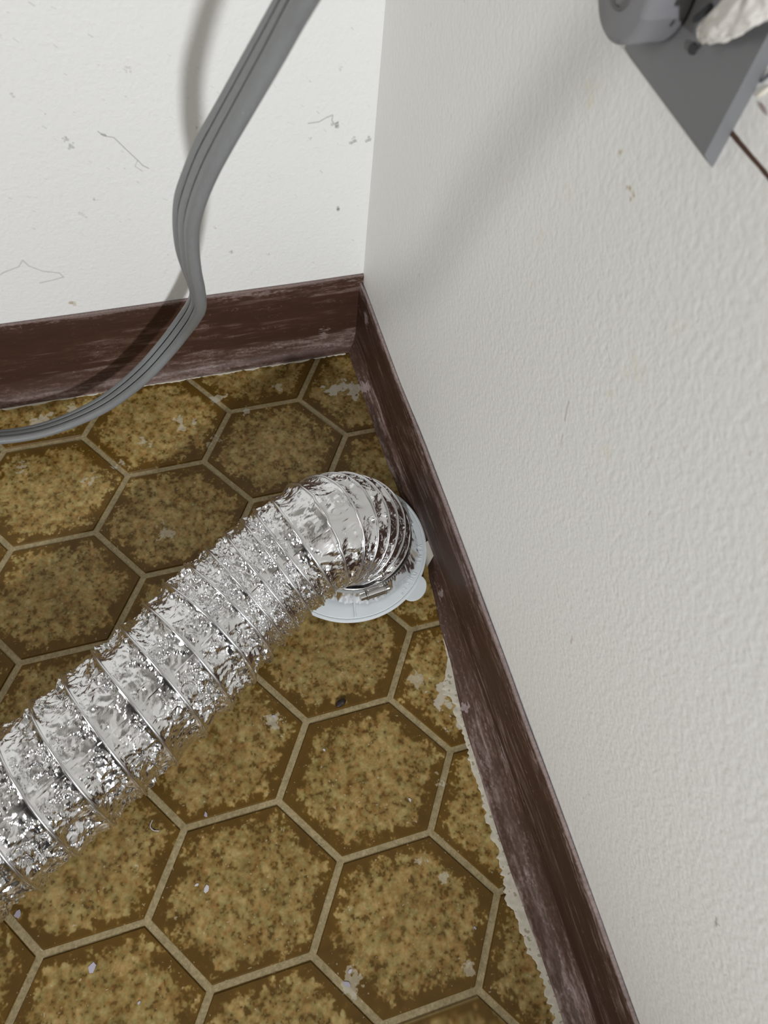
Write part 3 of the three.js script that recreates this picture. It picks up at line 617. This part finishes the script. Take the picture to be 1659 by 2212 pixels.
// ------------------------------------------------------------------ lamps of the room, outside the frame
{
  const cl = group('ceiling_light', 'square white ceiling light panel', 'ceiling light');
  const [w, d] = PANEL_SIZE;
  mesh('frame', boxGeo(PANEL_POS.x - w / 2 - 0.02, PANEL_POS.x + w / 2 + 0.02, PANEL_POS.y, RY, PANEL_POS.z - d / 2 - 0.02, PANEL_POS.z + d / 2 + 0.02), matRoom, cl);
  const df = boxGeo(PANEL_POS.x - w / 2, PANEL_POS.x + w / 2, PANEL_POS.y - 0.004, PANEL_POS.y, PANEL_POS.z - d / 2, PANEL_POS.z + d / 2);
  mesh('diffuser', df, new THREE.MeshStandardMaterial({ color: 0xffffff, emissive: 0xfff6ec, emissiveIntensity: 1.5 }), cl);
  const ra = new THREE.RectAreaLight(0xfbfcff, PANEL_L, w, d); ra.position.copy(PANEL_POS); ra.position.y -= 0.008; ra.lookAt(PANEL_POS.x, 0, PANEL_POS.z); ra.castShadow = true; cl.add(ra);

  const wl = group('work_lamp', 'small round work lamp on a slim post', 'lamp');
  const metal = new THREE.MeshStandardMaterial({ color: 0x333333, roughness: 0.5, metalness: 0.6 });
  const L = LAMP_POS;
  const aim = new THREE.Vector3(-0.2, 0.18, 0).sub(L).normalize(), turn = new THREE.Quaternion().setFromUnitVectors(new THREE.Vector3(0, 1, 0), aim);
  const point = g => { g.applyQuaternion(turn); g.translate(L.x, L.y, L.z); return g; };
  mesh('hood', point(new THREE.LatheGeometry([[0, -0.09], [0.03, -0.09], [0.06, -0.02], [0.062, 0.012], [0.056, 0.012], [0.052, -0.012], [0, -0.014]].map(p => new THREE.Vector2(p[0], p[1])), 40)), metal, wl);
  mesh('lens', point(new THREE.CylinderGeometry(0.05, 0.05, 0.004, 32).translate(0, -0.008, 0)), new THREE.MeshStandardMaterial({ color: 0xffffff, emissive: 0xffffff, emissiveIntensity: 4 }), wl);
  mesh('post', new THREE.CylinderGeometry(0.012, 0.012, L.y - 0.02, 16).translate(L.x, (L.y - 0.02) / 2, L.z + 0.08), metal, wl);
  mesh('base', new THREE.CylinderGeometry(0.11, 0.12, 0.02, 32).translate(L.x, 0.01, L.z + 0.08), metal, wl);
const pl = new THREE.SpotLight(0xfafcff, LAMP_I, 0, 0.42, 0.7); pl.position.copy(L); pl.target.position.copy(L).add(aim); wl.add(pl.target); pl.castShadow = true; pl.shadow.radius = 1.5; wl.add(pl);

  // frosted window lit from outside
  const wn = new THREE.Group(); wn.name = 'window_1'; scene.add(wn); structure(wn, 'frosted window in a white frame');
  const fx = RX + 0.02, f = 0.05, frame = new THREE.MeshStandardMaterial({ color: 0xf2f0ec, roughness: 0.5 });
  mesh('window_frame', mergeGeometries([boxGeo(RX, fx, WIN.y0 - f, WIN.y0, WIN.z0 - f, WIN.z1 + f), boxGeo(RX, fx, WIN.y1, WIN.y1 + f, WIN.z0 - f, WIN.z1 + f), boxGeo(RX, fx, WIN.y0, WIN.y1, WIN.z0 - f, WIN.z0), boxGeo(RX, fx, WIN.y0, WIN.y1, WIN.z1, WIN.z1 + f)]), frame, wn);
  mesh('pane', boxGeo(RX, RX + 0.006, WIN.y0, WIN.y1, WIN.z0, WIN.z1), new THREE.MeshStandardMaterial({ color: 0xffffff, emissive: 0xfff6ee, emissiveIntensity: 1.2 }), wn);
  const wa = new THREE.RectAreaLight(0xfdfbf8, WIN_L, WIN.z1 - WIN.z0, WIN.y1 - WIN.y0);
  wa.position.set(RX + 0.022, (WIN.y0 + WIN.y1) / 2, (WIN.z0 + WIN.z1) / 2); wa.lookAt(0, wa.position.y, wa.position.z); wa.castShadow = true; wn.add(wa);
}

renderer.render(scene, camera);
